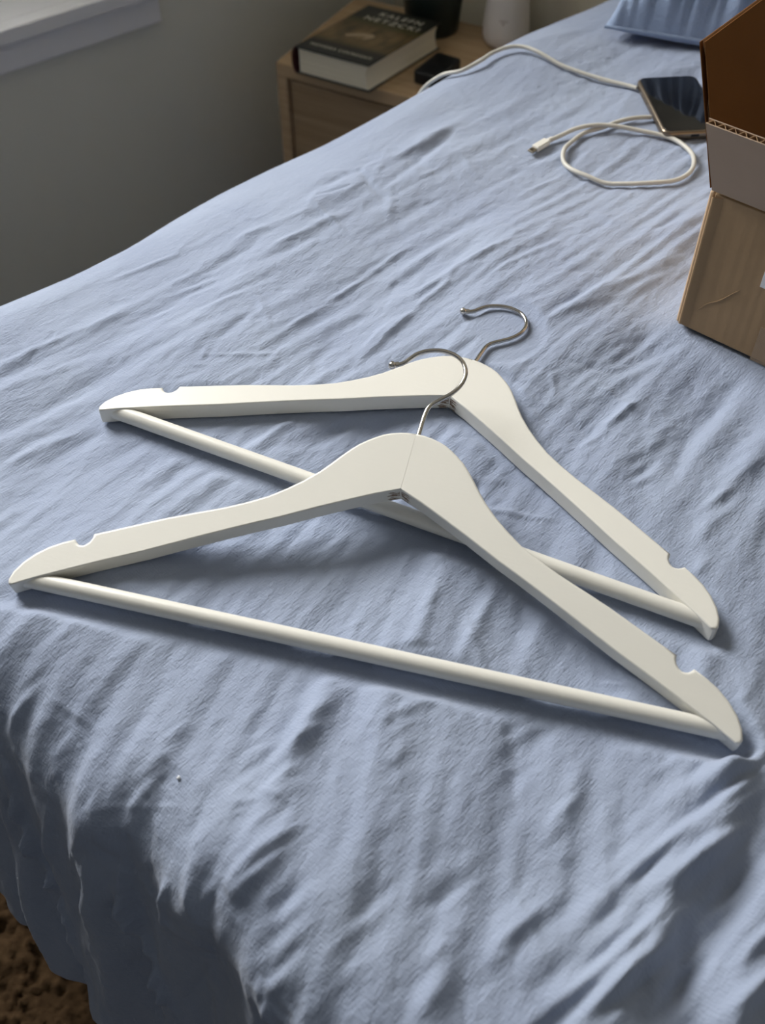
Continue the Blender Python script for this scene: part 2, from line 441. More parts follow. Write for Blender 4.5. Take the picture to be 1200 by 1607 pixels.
# creases seen in the cloth: height in mm, width in mm, course in cloth coordinates
FOLDS = [
    (2, 5, [(0.25, 0.16), (0.338, 0.152), (0.43, 0.144)]),
    (1.6, 5, [(0.29, 0.224), (0.35, 0.212), (0.414, 0.204)]),
    (-2.2, 8, [(0.21, 0.092), (0.262, 0.092), (0.322, 0.096)]),
    (-1.8, 9, [(0.298, 0.056), (0.374, 0.044)]),
    (-1.2, 5, [(0.418, 0.024), (0.478, 0.032)]),
    (-1.6, 8, [(0.454, 0.104), (0.502, 0.112)]),
    (1.2, 6, [(0.218, 0.004), (0.282, 0.016)]),
    (-3, 20, [(0.186, 0.068), (0.254, 0.064), (0.314, 0.056)]),
    (2.2, 12, [(0.098, 0.036), (0.15, 0.044), (0.202, 0.048)]),
    (1.4, 7, [(0.33, 0.036), (0.406, 0.056)]),
    (2.2, 8, [(0.298, 0.216), (0.414, 0.196), (0.506, 0.212)]),
    (3.2, 18, [(0.426, 0.292), (0.502, 0.304), (0.57, 0.32)]),
    (1.6, 8, [(0.486, 0.228), (0.55, 0.208), (0.614, 0.208)]),
    (-4, 22, [(0.45, 0.368), (0.502, 0.356)]),
    (1.8, 5, [(0.374, 0.396), (0.422, 0.396)]),
    (-3, 16, [(0.37, 0.376), (0.458, 0.368)]),
    (-3.5, 11, [(0.334, 0.452), (0.362, 0.436), (0.39, 0.42)]),
    (-2.2, 7, [(0.43, 0.448), (0.454, 0.44), (0.478, 0.428)]),
    (1.6, 6, [(0.362, 0.356), (0.406, 0.356)]),
    (-2.2, 12, [(0.378, 0.464), (0.41, 0.464)]),
    (2, 12, [(0.378, 0.428), (0.414, 0.428)]),
    (15, 40, [(0.226, 0.616), (0.166, 0.624), (0.102, 0.628), (0.038, 0.632)]),
    (-13, 32, [(0.218, 0.636), (0.154, 0.644), (0.11, 0.652), (0.07, 0.668)]),
    (10, 30, [(0.194, 0.66), (0.134, 0.668), (0.086, 0.684)]),
    (3.5, 14, [(0.078, 0.584), (0.034, 0.584)]),
    (2.4, 10, [(0.154, 0.552), (0.106, 0.564)]),
    (3.5, 14, [(0.03, 0.56), (-0.006, 0.58)]),
    (-1.6, 5, [(0.194, 0.58), (0.182, 0.58)]),
    (2.2, 12, [(0.114, 0.452), (0.042, 0.504)]),
    (-1.6, 7, [(0.15, 0.504), (0.122, 0.52)]),
    (3.6, 14, [(0.094, 0.42), (0.034, 0.436), (-0.018, 0.46)]),
    (-3, 14, [(0.082, 0.404), (0.03, 0.416), (0.002, 0.424)]),
    (3, 11, [(0.01, 0.372), (-0.046, 0.388), (-0.07, 0.38)]),
    (5, 8, [(-0.11, 0.284), (-0.162, 0.284), (-0.21, 0.296), (-0.266, 0.32), (-0.35, 0.324)]),
    (2.5, 6, [(-0.106, 0.324), (-0.222, 0.312)]),
    (5, 9, [(-0.098, 0.388), (-0.142, 0.388), (-0.214, 0.404), (-0.266, 0.424)]),
    (-6, 16, [(-0.09, 0.368), (-0.206, 0.34)]),
    (2, 6, [(-0.062, 0.428), (-0.134, 0.424)]),
    (3, 9, [(-0.022, 0.432), (-0.066, 0.452)]),
    (-4, 12, [(-0.022, 0.452), (-0.062, 0.456)]),
    (5, 18, [(0.018, 0.468), (-0.01, 0.468), (-0.034, 0.464)]),
    (-5, 18, [(-0.006, 0.48), (-0.058, 0.528)]),
    (3, 10, [(-0.05, 0.504), (-0.074, 0.516)]),
    (-4, 14, [(-0.042, 0.472), (-0.25, 0.432)]),
    (-3, 12, [(0.178, 0.512), (0.138, 0.524), (0.098, 0.544)]),
    (3, 16, [(0.434, 0.484), (0.362, 0.496), (0.306, 0.52)]),
    (-3, 14, [(0.03, 0.516), (-0.002, 0.532), (-0.03, 0.552)]),
    (-3, 16, [(0.07, 0.536), (0.034, 0.552)]),
    (2, 10, [(-0.03, 0.284), (-0.082, 0.292)]),
    (-2.5, 10, [(-0.03, 0.32), (-0.078, 0.328)]),
    (-2, 10, [(0.49, 0.176), (0.43, 0.188)]),
    (2, 10, [(0.594, 0.036), (0.518, 0.04)]),
    (2, 10, [(0.434, 0.076), (0.334, 0.072)]),
    (-2, 10, [(0.642, 0.284), (0.574, 0.284)]),
    (2, 10, [(0.374, 0.292), (0.434, 0.288)]),
    (1.5, 8, [(0.194, 0.172), (0.25, 0.168)]),
    (-2.2, 12, [(0.094, 0.092), (0.15, 0.1)]),
    (2, 12, [(0.054, 0.124), (0.102, 0.132)]),
    (-3, 14, [(0.138, 0.336), (0.178, 0.344)]),
]

HEM = 0.42
A = np.r_[np.arange(-HEM - 0.03, -0.16, 0.003), np.arange(-0.16, 0.42, 0.00155), np.arange(0.42, 0.968, 0.0021)]
B = np.r_[np.arange(-HEM - 0.03, -0.12, 0.006), np.arange(-0.12, 0.74, 0.00155), np.arange(0.74, BED_W + HEM + 0.03, 0.008)]
AA, BB = np.meshgrid(A, B, indexing='ij')

NS, SZ = 1024, 1.6
f_big = fft_noise(512, SZ, 0.34, 0.20, 21)
f_mid = fft_noise(NS, SZ, 0.20, 0.034, 22)
f_mid2 = fft_noise(NS, SZ, 0.17, 0.030, 23, 0.0, 1.6)
f_fine = fft_noise(NS, SZ, 0.110, 0.017, 24, 0.15, 1.5)
f_fine2 = fft_noise(NS, SZ, 0.024, 0.090, 27, 0.3, 1.5)
f_crum = fft_noise(NS, SZ, 0.016, 0.011, 25)
f_mask = fft_noise(256, SZ, 0.22, 0.14, 26)

LEAN_A = np.array([-0.6, -0.08, 0.0, 0.05, 0.20, 0.35, 0.50, 0.65, 1.2])
LEAN_S = np.array([0.0, 0.0, 0.42, 0.60, 0.50, 0.26, 0.06, -0.08, -0.08])
_ga = np.linspace(-0.6, 1.2, 361)
_gs = np.concatenate([[0], np.cumsum(np.interp((_ga[1:] + _ga[:-1]) / 2, LEAN_A, LEAN_S)) * 0.005])
def lean_gain(b):
    t = np.clip((b - 0.12) / 0.34, 0, 1)
    return t * t * (3 - 2 * t)
def streak_shift(a, b):
    """how far the creases have leant towards the left side at a, running up the bed"""
    return np.interp(a, _ga, _gs) * lean_gain(b)

def crease(n): return 1.6 * np.exp(-(n / 0.38) ** 2) + 0.35 * n
def ridge(n): return 1.0 - 2.0 * np.abs(np.tanh(0.9 * n))

def duvet_height(a, b):
    sb = b + streak_shift(a, b)
    near = np.clip((0.16 - a) / 0.2, 0, 1)                       # the foot end is more rumpled
    edge = np.clip(0.35 + 0.65 * (b + 0.01) / 0.06, 0.35, 1.0)          # smoother where it is drawn over the window side
    h = 0.0032 * sample(f_big, SZ, a, sb)
    h += edge * (0.0006 + 0.0003 * near) * (0.4 + 0.6 * np.clip(sample(f_mask, SZ, b, a) + 0.5, 0, 1.6)) * sample(f_mid, SZ, a, sb)
    h += edge * (0.00045 + 0.0003 * near) * sample(f_mid2, SZ, a + 0.3, sb)
    h += edge * 0.00013 * sample(f_crum, SZ, a, sb)
    # falling folds on the drop
    drop = np.clip(-a / 0.12, 0, 1)
    h += drop * 0.0065 * sample(f_mid, SZ, a * 0.35, b * 0.55 + 0.4)
    return h

def add_creases(h):
    """countless short creases of the unironed cloth, each a bent, tapering ridge or furrow"""
    r = np.random.RandomState(77)
    #      count, length mm, width mm, height mm, spread rad, share running crosswise
    for n, (l0, l1), (w0, w1), (h0, h1), spread, cross in ((300, (60, 170), (5, 11), (0.6, 1.8), 0.20, 0.06), (1050, (25, 90), (2.2, 4.4), (0.35, 0.95), 0.42, 0.26), (3800, (9, 32), (1.4, 2.4), (0.12, 0.33), 0.55, 0.35)):
        for _ in range(n):
            ca, cb = r.uniform(-HEM, 0.97), r.uniform(-0.12, 0.80)
            L, W, Hh = r.uniform(l0, l1) * 5e-4, r.uniform(w0, w1) * 1e-3, r.uniform(h0, h1) * 1e-3
            slope = float(np.interp(ca, LEAN_A, LEAN_S) * lean_gain(cb))
            ang = math.atan2(-slope, 1.0) + r.normal() * spread + (math.pi / 2 if r.rand() < cross else 0)
            bend = r.normal() * 0.10 / (L + 0.01) * L
            sgn = 1 if r.rand() < 0.62 else -1
            skew = r.uniform(-0.8, 0.8)
            m = float(np.clip(0.62 + 0.55 * sample(f_mask, SZ, np.array([ca]), np.array([cb]))[0], 0.12, 1.5))
            if ca > 0.45: m *= 0.8
            m *= float(np.clip(0.3 + 0.7 * (cb + 0.01) / 0.06, 0.3, 1.0))
            pad = L + 3 * W
            i0, i1 = np.searchsorted(A, ca - pad), np.searchsorted(A, ca + pad)
            j0, j1 = np.searchsorted(B, cb - pad), np.searchsorted(B, cb + pad)
            if i1 - i0 < 2 or j1 - j0 < 2: continue
            x = A[i0:i1, None] - ca; y = B[None, j0:j1] - cb
            c, s = math.cos(ang), math.sin(ang)
            u = (x * c + y * s) / L; v = -x * s + y * c - bend * L * u * u
            tp = np.clip(1 - u * u, 0, 1)
            q = v / (W * (0.55 + 0.45 * tp))
            h[i0:i1, j0:j1] += sgn * 1.22 * m * Hh * tp * np.exp(-q * q) * (1 + skew * q)
    return h

def add_folds(a, b, h):
    for amp, wid, pts in FOLDS:
        if max(p[0] for p in pts) < -0.05: amp *= 1.5         # sharper where the cloth hangs
        w = wid * 1e-3 * 0.55
        if -8 < amp < 0: amp, w = amp * 0.62, w * 1.5         # furrows are shallow and wide
        pa = np.array(smooth_path([(p[0], p[1], 0) for p in pts], 6))[:, :2]
        pad = 4 * w + 0.01
        m = (a > pa[:, 0].min() - pad) & (a < pa[:, 0].max() + pad) & (b > pa[:, 1].min() - pad) & (b < pa[:, 1].max() + pad)
        if not m.any(): continue
        x, y = a[m], b[m]
        best = np.full(x.shape, 1e9); tt = np.zeros(x.shape)
        L = len(pa) - 1
        for i in range(L):
            p, q = pa[i], pa[i + 1]
            d = q - p; l2 = (d * d).sum() + 1e-12
            t = np.clip(((x - p[0]) * d[0] + (y - p[1]) * d[1]) / l2, 0, 1)
            ds = (x - p[0] - t * d[0]) ** 2 + (y - p[1] - t * d[1]) ** 2
            k = ds < best
            best = np.where(k, ds, best); tt = np.where(k, (i + t) / L, tt)
        taper = np.sin(np.pi * np.clip(0.06 + 0.88 * tt, 0, 1)) ** 0.7
        dd = np.sqrt(best)
        wob = 1.0 + 0.35 * sample(f_fine, SZ, x, y)
        prof = np.exp(-(dd / w) ** 2) if amp < 3 else np.exp(-(dd / w) ** 2) * 0.8 + 0.2 * np.exp(-dd / w)
        h[m] += amp * 1e-3 * FOLD_GAIN * taper * prof * wob
    return h
FOLD_GAIN = 1.0

H = add_creases(add_folds(AA, BB, duvet_height(AA, BB)))
BP, BNrm, DD = base_surface(AA, BB)

# press the cloth flat where the hangers and the box lie
def seg_poly_dist(px, py, poly):
    """signed distance to a polygon (negative inside)"""
    best = np.full(px.shape, 1e9); ins = np.zeros(px.shape, dtype=bool)
    n = len(poly)
    for i in range(n):
        x0, y0 = poly[i]; x1, y1 = poly[(i + 1) % n]
        dx, dy = x1 - x0, y1 - y0
        t = np.clip(((px - x0) * dx + (py - y0) * dy) / (dx * dx + dy * dy + 1e-12), 0, 1)
        best = np.minimum(best, (px - x0 - t * dx) ** 2 + (py - y0 - t * dy) ** 2)
        c = ((y0 > py) != (y1 > py)) & (px < dx * (py - y0) / (dy if abs(dy) > 1e-12 else 1e-12) + x0)
        ins ^= c
    return np.where(ins, -1, 1) * np.sqrt(best)

FULL = OUT + [(-x, y) for x, y in OUT[::-1]]
def press(P, H, DD):
    zc = P[..., 2] + H * BNrm[..., 2]
    for key in ('rear', 'front'):
        p0, R = HANG[key]
        Ri = R.inverted()
        m = (np.abs(P[..., 0] - p0.x) < 0.34) & (P[..., 1] > p0.y - 0.2) & (P[..., 1] < p0.y + 0.34) & (DD < 0.05)
        X = P[..., 0][m] - p0.x; Y = P[..., 1][m] - p0.y
        c, s = math.cos(-0.2564 if key == 'front' else -0.4451), math.sin(-0.2564 if key == 'front' else -0.4451)
        lx = c * X + s * Y; ly = (-s * X + c * Y)
        tilt = 0.190 if key == 'front' else 0.0
        ly2 = ly / math.cos(tilt)
        sd = seg_poly_dist(lx, ly2, FULL)
        rod = np.sqrt(np.clip(np.abs(lx) - 0.2, 0, None) ** 2 + (ly2 - 0.0082) ** 2) - 0.0055
        hk = np.sqrt(lx ** 2 + (ly2 - 0.21) ** 2) - 0.032
        bot = p0.z - HT * math.cos(tilt) + np.clip(ly, 0, None) * math.tan(tilt) - P[..., 2][m]
        h = H[m]
        for dist, bz, soft in ((sd, bot - 0.0009, 0.012), (rod, bot + 0.0002, 0.010), (hk, bot + 0.0035, 0.010)):
            w = np.clip(1 - np.clip(dist - 0.002, 0, None) / soft, 0, 1); w = w * w * (3 - 2 * w)
            target = np.minimum(h, bz)
            if tilt == 0.0 or True:
                low = np.where(ly < 0.03, np.maximum(target, bz - 0.0008), target) if tilt else np.maximum(target, bz - 0.0008)
                target = low if dist is sd else target
            h = h * (1 - w) + target * w
        H[m] = h
    return H
H = press(BP, H, DD)
# box and phone stand on a flattened patch
def flatten(H, cx, cy, ang, x0, x1, y0, y1, soft, top):
    c, s = math.cos(ang), math.sin(ang)
    lx = (BP[..., 0] - cx) * c + (BP[..., 1] - cy) * s
    ly = -(BP[..., 0] - cx) * s + (BP[..., 1] - cy) * c
    d = np.sqrt(np.clip(np.maximum(x0 - lx, lx - x1), 0, None) ** 2 + np.clip(np.maximum(y0 - ly, ly - y1), 0, None) ** 2)
    w = np.clip(1 - d / soft, 0, 1); w = w * w * (3 - 2 * w)
    return H * (1 - w) + w * np.clip(H, top - 0.0012, top)
BOX_A = math.radians(-40.28)
H = flatten(H, 0.2299, 0.6465, BOX_A, 0, 0.27, 0, 0.23, 0.035, -0.0004)
H = flatten(H, 0.2650, 0.9700, math.radians(-83), -0.055, 0.055, -0.01, 0.065, 0.02, -0.0004)
PW = BP + BNrm * H[..., None]
# hem: the last centimetres curl under
cur = np.clip((DD - HEM) / 0.03, 0, 1)
PW = PW - BNrm * (0.02 * np.sin(cur * 1.57) ** 2)[..., None]
PW[..., 2] = np.maximum(PW[..., 2], 0.012)
me = grid_mesh("duvet", PW, np.stack([AA, BB], -1))
duvet = link("duvet", me, m_duvet)
if me.polygons[len(me.polygons) // 2].normal.z < 0: me.flip_normals()
tag(duvet, "rumpled light blue cotton duvet covering the whole bed", "duvet")

_ai, _bi = A, B
def cloth_z(x, y):
    """height of the duvet at a plan position on the flat top"""
    d = np.array([x, y, 0.0]) - BO
    a, b = float(d @ BU), float(d @ BV)
    i = int(np.clip(np.searchsorted(A, a), 1, len(A) - 2)); j = int(np.clip(np.searchsorted(B, b), 1, len(B) - 2))
    return float(PW[i - 1:i + 2, j - 1:j + 2, 2].max())

# mattress and base under it
bu, bv, bo = Vector(BU), Vector(BV), Vector(BO)
MBED = Matrix(((bu.x, -bv.x, 0, bo.x), (bu.y, -bv.y, 0, bo.y), (0, 0, 1, 0), (0, 0, 0, 1)))   # x to the head, y to the left
HEADL = 1.10
mat_o = empty("mattress")
bm = bmesh.new(); box(bm, (0.0, -BED_W, 0.36), (HEADL, 0.0, Z0 - 0.014), MBED)
mt = from_bm("mattress", bm, m_sheet); bpy.data.objects.remove(mat_o); mt.name = "mattress"
bevel(mt, 0.05, 5)
tag(mt, "cream sheeted mattress showing past the duvet beside the pillow", "mattress")
base = empty("bed_base"); base.matrix_world = MBED
tag(base, "dark grey upholstered bed base under the mattress", "bed")
bm = bmesh.new(); box(bm, (0.03, -BED_W + 0.03, 0.10), (HEADL, -0.03, 0.36)); bevel(from_bm("platform", bm, m_bed, base), 0.01, 2)
for x in (0.12, HEADL - 0.12):
    for y in (-0.12, -BED_W + 0.12):
        bm = bmesh.new(); lathe(bm, [(0, 0.0), (0.02, 0.0), (0.026, 0.10), (0, 0.10)], 16)
        l = from_bm("leg", bm, m_black, base, 40); l.location = (x, y, 0.0)

# ------------------------------------------------------------------ build the hangers
def inner_x(y):
    for (x0, y0), (x1, y1) in zip(LOWER, LOWER[1:]):
        if y1 <= y * 100 <= y0: return (x0 + (x1 - x0) * (y0 - y * 100) / (y0 - y1)) / 100
    (x0, y0), (x1, y1) = LOWER[-2:]
    return (x0 + (x1 - x0) * (y0 - y * 100) / (y0 - y1)) / 100

HOOK = [(0.05, 16.0), (0.06, 16.9), (0.08, 17.8), (0.13, 18.55), (0.26, 18.98), (0.50, 19.32), (0.95, 19.78), (1.45, 20.30), (1.85, 20.95), (2.05, 21.65), (2.03, 22.35), (1.72, 23.02),
        (1.20, 23.50), (0.50, 23.74), (-0.22, 23.76), (-0.95, 23.55), (-1.55, 23.18), (-1.98, 22.66), (-2.24, 22.28), (-2.55, 22.02), (-2.90, 21.86)]

def arm_mesh(sx, relief):
    bm = bmesh.new()
    top = [bm.verts.new((sx * x, y, 0)) for x, y in OUT]
    bot = [bm.verts.new((sx * x, y, -HT)) for x, y in OUT]
    n = len(OUT)
    bm.faces.new(top); bm.faces.new(bot[::-1])
    wl = bm.edges.layers.float.new('bevel_weight_edge')
    for i in range(n):
        j = (i + 1) % n
        bm.faces.new((top[i], bot[i], bot[j], top[j]))
    nu = len(UPPER)
    for e in bm.edges:
        a, b = e.verts
        if abs(a.co.z - b.co.z) > 1e-6: continue
        seam = abs(a.co.x) < 1e-6 and abs(b.co.x) < 1e-6
        ia = (top.index(a), top.index(b)) if a in top else (bot.index(a), bot.index(b))
        up = max(ia) < nu
        e[wl] = 0.03 if seam else (1.0 if up else 0.45)
    me = bpy.data.meshes.new("arm")
    bmesh.ops.recalc_face_normals(bm, faces=bm.faces)
    bm.to_mesh(me); bm.free()
    smoothen(me, 32)
    return me

def make_hanger(key, label):
    p0, R = HANG[key]
    root = empty("clothes_hanger")
    root.matrix_world = Matrix.Translation(p0) @ R
    tag(root, label, "hanger", "white wooden clothes hangers on the bed")
    for sx in (1, -1):
        o = link("arm", arm_mesh(sx, key), m_paint, root)
        m = o.modifiers.new("bevel", 'BEVEL'); m.limit_method = 'WEIGHT'; m.width = 0.0021; m.segments = 3; m.harden_normals = True
    # cross rod, both ends cut to the slope of the arms
    bm = bmesh.new()
    rr, cy, cz, n = 0.0055, 0.0082, -0.0065, 28
    rings = []
    for k in range(41):
        t = -1 + 2 * k / 40
        ring = []
        for i in range(n):
            an = 2 * math.pi * i / n
            y = cy + rr * math.cos(an); z = cz + rr * math.sin(an)
            ring.append(bm.verts.new((t * (inner_x(y) + 0.0012), y, z)))
        rings.append(ring)
    for Aq, Bq in zip(rings, rings[1:]):
        for i in range(n): bm.faces.new((Aq[i], Aq[(i + 1) % n], Bq[(i + 1) % n], Bq[i]))
    bm.faces.new(rings[0][::-1]); bm.faces.new(rings[-1])
    rod = from_bm("rod", bm, m_paint_plain, root, 40)
    # hook
    path = smooth_path([(x / 100, y / 100, -0.0065) for x, y in HOOK], 6)
    bm = bmesh.new(); tube(bm, path, 0.00155, 14)
    hk = from_bm("hook", bm, m_chrome, root, 60)
    bm = bmesh.new(); bmesh.ops.create_uvsphere(bm, u_segments=20, v_segments=14, radius=0.0029)
    for v in bm.verts: v.co += Vector((-0.0304, 0.2184, -0.0065))
    tube(bm, [(-0.0304, 0.2184, -0.0065), (-0.0279, 0.2198, -0.0065), (-0.0262, 0.2208, -0.0065)], lambda t: 0.0021 - 0.0005 * t, 14)
    from_bm("hook_tip", bm, m_ball, hk, 60)
    return root
make_hanger('front', "white wooden clothes hanger lying nearest the viewer, its neck raised on the other hanger's rod")
make_hanger('rear', "white wooden clothes hanger lying flat behind, its rod running under the nearer hanger")

# ------------------------------------------------------------------ cardboard box
bx = empty("cardboard_box", (0.2299, 0.6465, Z0), BOX_A)
tag(bx, "open brown cardboard box with raised flaps on the right of the bed", "box")
BWD, BDP, BH, CT = 0.27, 0.23, 0.1185, 0.0042
def panel(name, lo, hi, mat, M=None, bw=0.0008):
    bm = bmesh.new(); box(bm, lo, hi, M)
    o = from_bm(name, bm, mat, bx); bevel(o, bw, 2); return o

def fluted(name, u0, u1, w0, w1, mat, M, pitch=0.0072, swap=False):
    """corrugated sheet: two liners as one part, the wavy medium as a sub-part; local x along u, y up along w, z through the sheet"""
    L = 0.0006
    F = Matrix(((0, 1, 0, 0), (1, 0, 0, 0), (0, 0, 1, 0), (0, 0, 0, 1))) if swap else Matrix.Identity(4)
    bm = bmesh.new()
    box(bm, (u0, w0, 0), (u1, w1, L), M); box(bm, (u0, w0, CT - L), (u1, w1, CT), M)
    o = from_bm(name, bm, mat, bx)
    if swap: u0, u1, w0, w1 = w0, w1, u0, u1
    bm = bmesh.new()
    n = int((u1 - u0) / pitch * 12)
    prev = None
    for i in range(n + 1):
        t = i / n; x = u0 + (u1 - u0) * t
        ph = (x - u0) / pitch
        tri = 2 * abs(2 * (ph - math.floor(ph + 0.5))) - 1
        z = CT / 2 + (CT / 2 - L) * math.sin(tri * math.pi / 2) * 0.98
        col = [bm.verts.new(M @ (F @ Vector((x, w, z + dz)))) for w in (w0 + (0.0035 if swap else 0.0004), w1 - 0.0003) for dz in (-0.00022, 0.00022)]
        if prev:
            a, b, c, d = prev; e, f, g, h = col
            bm.faces.new((a, e, f, b)); bm.faces.new((c, d, h, g)); bm.faces.new((b, f, h, d)); bm.faces.new((a, c, g, e))
        prev = col
    from_bm("flute", bm, m_flute, o)
    return o
# walls (outer faces on the box outline)
fw_ = panel("front_panel", (0.0045, 0.0, 0.002), (BWD, CT, BH), m_card, None, 0.0012)
panel("back_panel", (0.0, BDP - CT, 0.002), (BWD, BDP, BH), m_card)
lp = panel("left_panel", (0.0, 0.0012, 0.002), (CT, BDP - CT, BH), m_card_cut, None, 0.0018)
panel("right_panel", (BWD - CT, CT, 0.002), (BWD, BDP - CT, BH), m_card)
panel("bottom_panel", (0.003, 0.003, 0.0003), (BWD - 0.003, BDP - 0.003, 0.004), m_card_pale)
# folded crease strip down the corner of the front panel
bm = bmesh.new()
prof = [(0.0036, 0.0004), (0.0038, -0.0016), (0.0046, -0.0021), (0.0060, -0.0019), (0.0112, -0.0003), (0.0120, 0.0002)]
r0 = [bm.verts.new((x, y, 0.004)) for x, y in prof]; r1 = [bm.verts.new((x, y, BH - 0.002)) for x, y in prof]
for i in range(len(prof) - 1): bm.faces.new((r0[i], r0[i + 1], r1[i + 1], r1[i]))
from_bm("corner_crease", bm, m_card, bx, 60)
# long wrinkle across the front panel
pts = [(0.0145, 0.0001, 0.0205), (0.0215, -0.0001, 0.0305), (0.0300, -0.0001, 0.0380), (0.0385, -0.0001, 0.0490), (0.0425, 0.0001, 0.0535)]
bm = bmesh.new(); tube(bm, smooth_path(pts, 5), lambda t: 0.00015 + 0.00032 * math.sin(math.pi * t), 8); from_bm("paper_wrinkle", bm, m_card, bx, 60)
# front flap: hinged on the front panel's top edge, leaning outwards about 31 degrees
lean = math.radians(31.0)
ux = Vector((1, 0, 0)); up = Vector((0, -math.sin(lean), math.cos(lean))); th = ux.cross(up)          # th points to the back
def basis(o, x, y, z): return Matrix(((x.x, y.x, z.x, o.x), (x.y, y.y, z.y, o.y), (x.z, y.z, z.z, o.z), (0, 0, 0, 1)))
th = Vector((0, math.cos(lean), math.sin(lean)))
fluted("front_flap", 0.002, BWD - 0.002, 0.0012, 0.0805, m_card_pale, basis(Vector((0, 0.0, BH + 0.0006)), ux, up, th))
# left flap: longer, leaning outwards about 19 degrees
lean2 = math.radians(19.0)
up2 = Vector((-math.sin(lean2), 0, math.cos(lean2))); th2 = Vector((math.cos(lean2), 0, math.sin(lean2)))
lf = fluted("left_flap", 0.001, BDP - 0.004, 0.0012, 0.1, m_card_shade, basis(Vector((0, 0, BH + 0.0006)), Vector((0, 1, 0)), up2, th2), 0.05, True)
# back and right flaps folded open and down
lean3 = math.radians(118)
up3 = Vector((0, math.sin(lean3), math.cos(lean3))); th3 = Vector((0, -math.cos(lean3), math.sin(lean3)))
fluted("back_flap", 0.002, BWD - 0.002, 0.0012, 0.08, m_card_pale, basis(Vector((0, BDP, BH + 0.0006)), ux, up3, -th3))
up4 = Vector((math.sin(lean3), 0, math.cos(lean3))); th4 = Vector((-math.cos(lean3), 0, math.sin(lean3)))
fluted("right_flap", 0.001, BDP - 0.004, 0.0012, 0.1, m_card_pale, basis(Vector((BWD, 0, BH + 0.0006)), Vector((0, 1, 0)), up4, -th4))
# packing tape over the middle of the bottom seam and a white label on the front
bm = bmesh.new(); box(bm, (0.0655, -0.0006, 0.0006), (0.118, -0.0001, 0.032)); from_bm("packing_tape", bm, m_tape, bx)['label'] = "clear packing tape"
bm = bmesh.new(); box(bm, (0.0552, -0.0006, 0.0632), (0.15, -0.0001, 0.098))
lb = from_bm("paper_label", bm, m_label, bx); lb['label'] = "white paper label"
m = lb.modifiers.new("bevel", 'BEVEL'); m.width = 0.004; m.segments = 4; m.limit_method = 'ANGLE'

# ------------------------------------------------------------------ phone, charger cable
def rounded_slab(name, w, l, t, rad, edge, mat, parent, seg=8):
    bm = bmesh.new()
    ring = []
    for cx, cy, a0 in ((w / 2 - rad, l / 2 - rad, 0), (-w / 2 + rad, l / 2 - rad, 90), (-w / 2 + rad, -l / 2 + rad, 180), (w / 2 - rad, -l / 2 + rad, 270)):
        for k in range(seg + 1):
            an = math.radians(a0 + 90 * k / seg)
            ring.append((cx, cy, rad, an))
    layers = []
    prof = [(-edge, 0)] + [(-edge * (1 - math.sin(math.radians(a))), edge * (1 - math.cos(math.radians(a)))) for a in (30, 60, 90)] + \
           [(-edge * (1 - math.cos(math.radians(a))), t - edge * (1 - math.sin(math.radians(a)))) for a in (0, 30, 60, 90)]
    for off, z in prof:
        layers.append([bm.verts.new((cx + (r + off) * math.cos(an), cy + (r + off) * math.sin(an), z)) for cx, cy, r, an in ring])
    n = len(ring)
    for Aq, Bq in zip(layers, layers[1:]):
        for i in range(n): bm.faces.new((Aq[i], Aq[(i + 1) % n], Bq[(i + 1) % n], Bq[i]))
    bm.faces.new(layers[0][::-1]); bm.faces.new(layers[-1])
    return from_bm(name, bm, mat, parent, 40)

PH_L, PH_W = 0.1075, 0.062
ph = empty("smartphone", (0.2945, 0.9722, Z0 + 0.0002), math.radians(5.0))
tag(ph, "dark smartphone with bronze frame lying by the box's raised flap", "phone")
rounded_slab("phone_body", PH_W, PH_L, 0.0085, 0.009, 0.0028, m_phone, ph)
s = rounded_slab("screen", PH_W - 0.005, PH_L - 0.005, 0.0008, 0.007, 0.0003, m_glass_dark, ph); s.location = (0, 0, 0.0081); s['label'] = "dark glossy glass screen"
for y in (0.022, 0.012):
    bm = bmesh.new(); box(bm, (-PH_W / 2 - 0.0005, y - 0.0035, 0.0034), (-PH_W / 2 + 0.001, y + 0.0035, 0.0056)); bevel(from_bm("side_button", bm, m_phone, ph), 0.0004, 2)
bm = bmesh.new(); box(bm, (-0.004, -PH_L / 2 - 0.0001, 0.003), (0.004, -PH_L / 2 + 0.002, 0.0055)); from_bm("charging_port", bm, m_port, ph)

CR = 0.0021
C1 = [(0.0964, 1.0537), (0.1044, 1.0648), (0.115, 1.0762), (0.1278, 1.0837), (0.1403, 1.0857), (0.1523, 1.0822), (0.1638, 1.0731), (0.1751, 1.0642), (0.1880, 1.0545), (0.2119, 1.0406), (0.2362, 1.0272), (0.2585, 1.0120), (0.2750, 0.9990), (0.2850, 0.9840), (0.2800, 0.9640), (0.2720, 0.9580)]
C2 = [(0.2637, 0.9549), (0.2468, 0.9511), (0.2305, 0.9459), (0.214, 0.9381), (0.1961, 0.9309), (0.1821, 0.9166), (0.1726, 0.8997), (0.1707, 0.8831), (0.1763, 0.8682), (0.1894, 0.8561), (0.2043, 0.8481), (0.2237, 0.8427), (0.245, 0.8404), (0.264, 0.8418), (0.2771, 0.8501), (0.2862, 0.8632), (0.2901, 0.8794), (0.2889, 0.8959), (0.2813, 0.9115), (0.2695, 0.9216), (0.2494, 0.929), (0.2287, 0.9341), (0.2075, 0.9361), (0.1888, 0.9339), (0.1727, 0.9268), (0.1597, 0.9191)]
pts = []
for k, (x, y) in enumerate(C1[1:11]): pts.append((x, y, cloth_z(x, y) + CR + (0.0038 if k < 6 else 0.0018)))
c1_end = len(pts)
pts2 = []
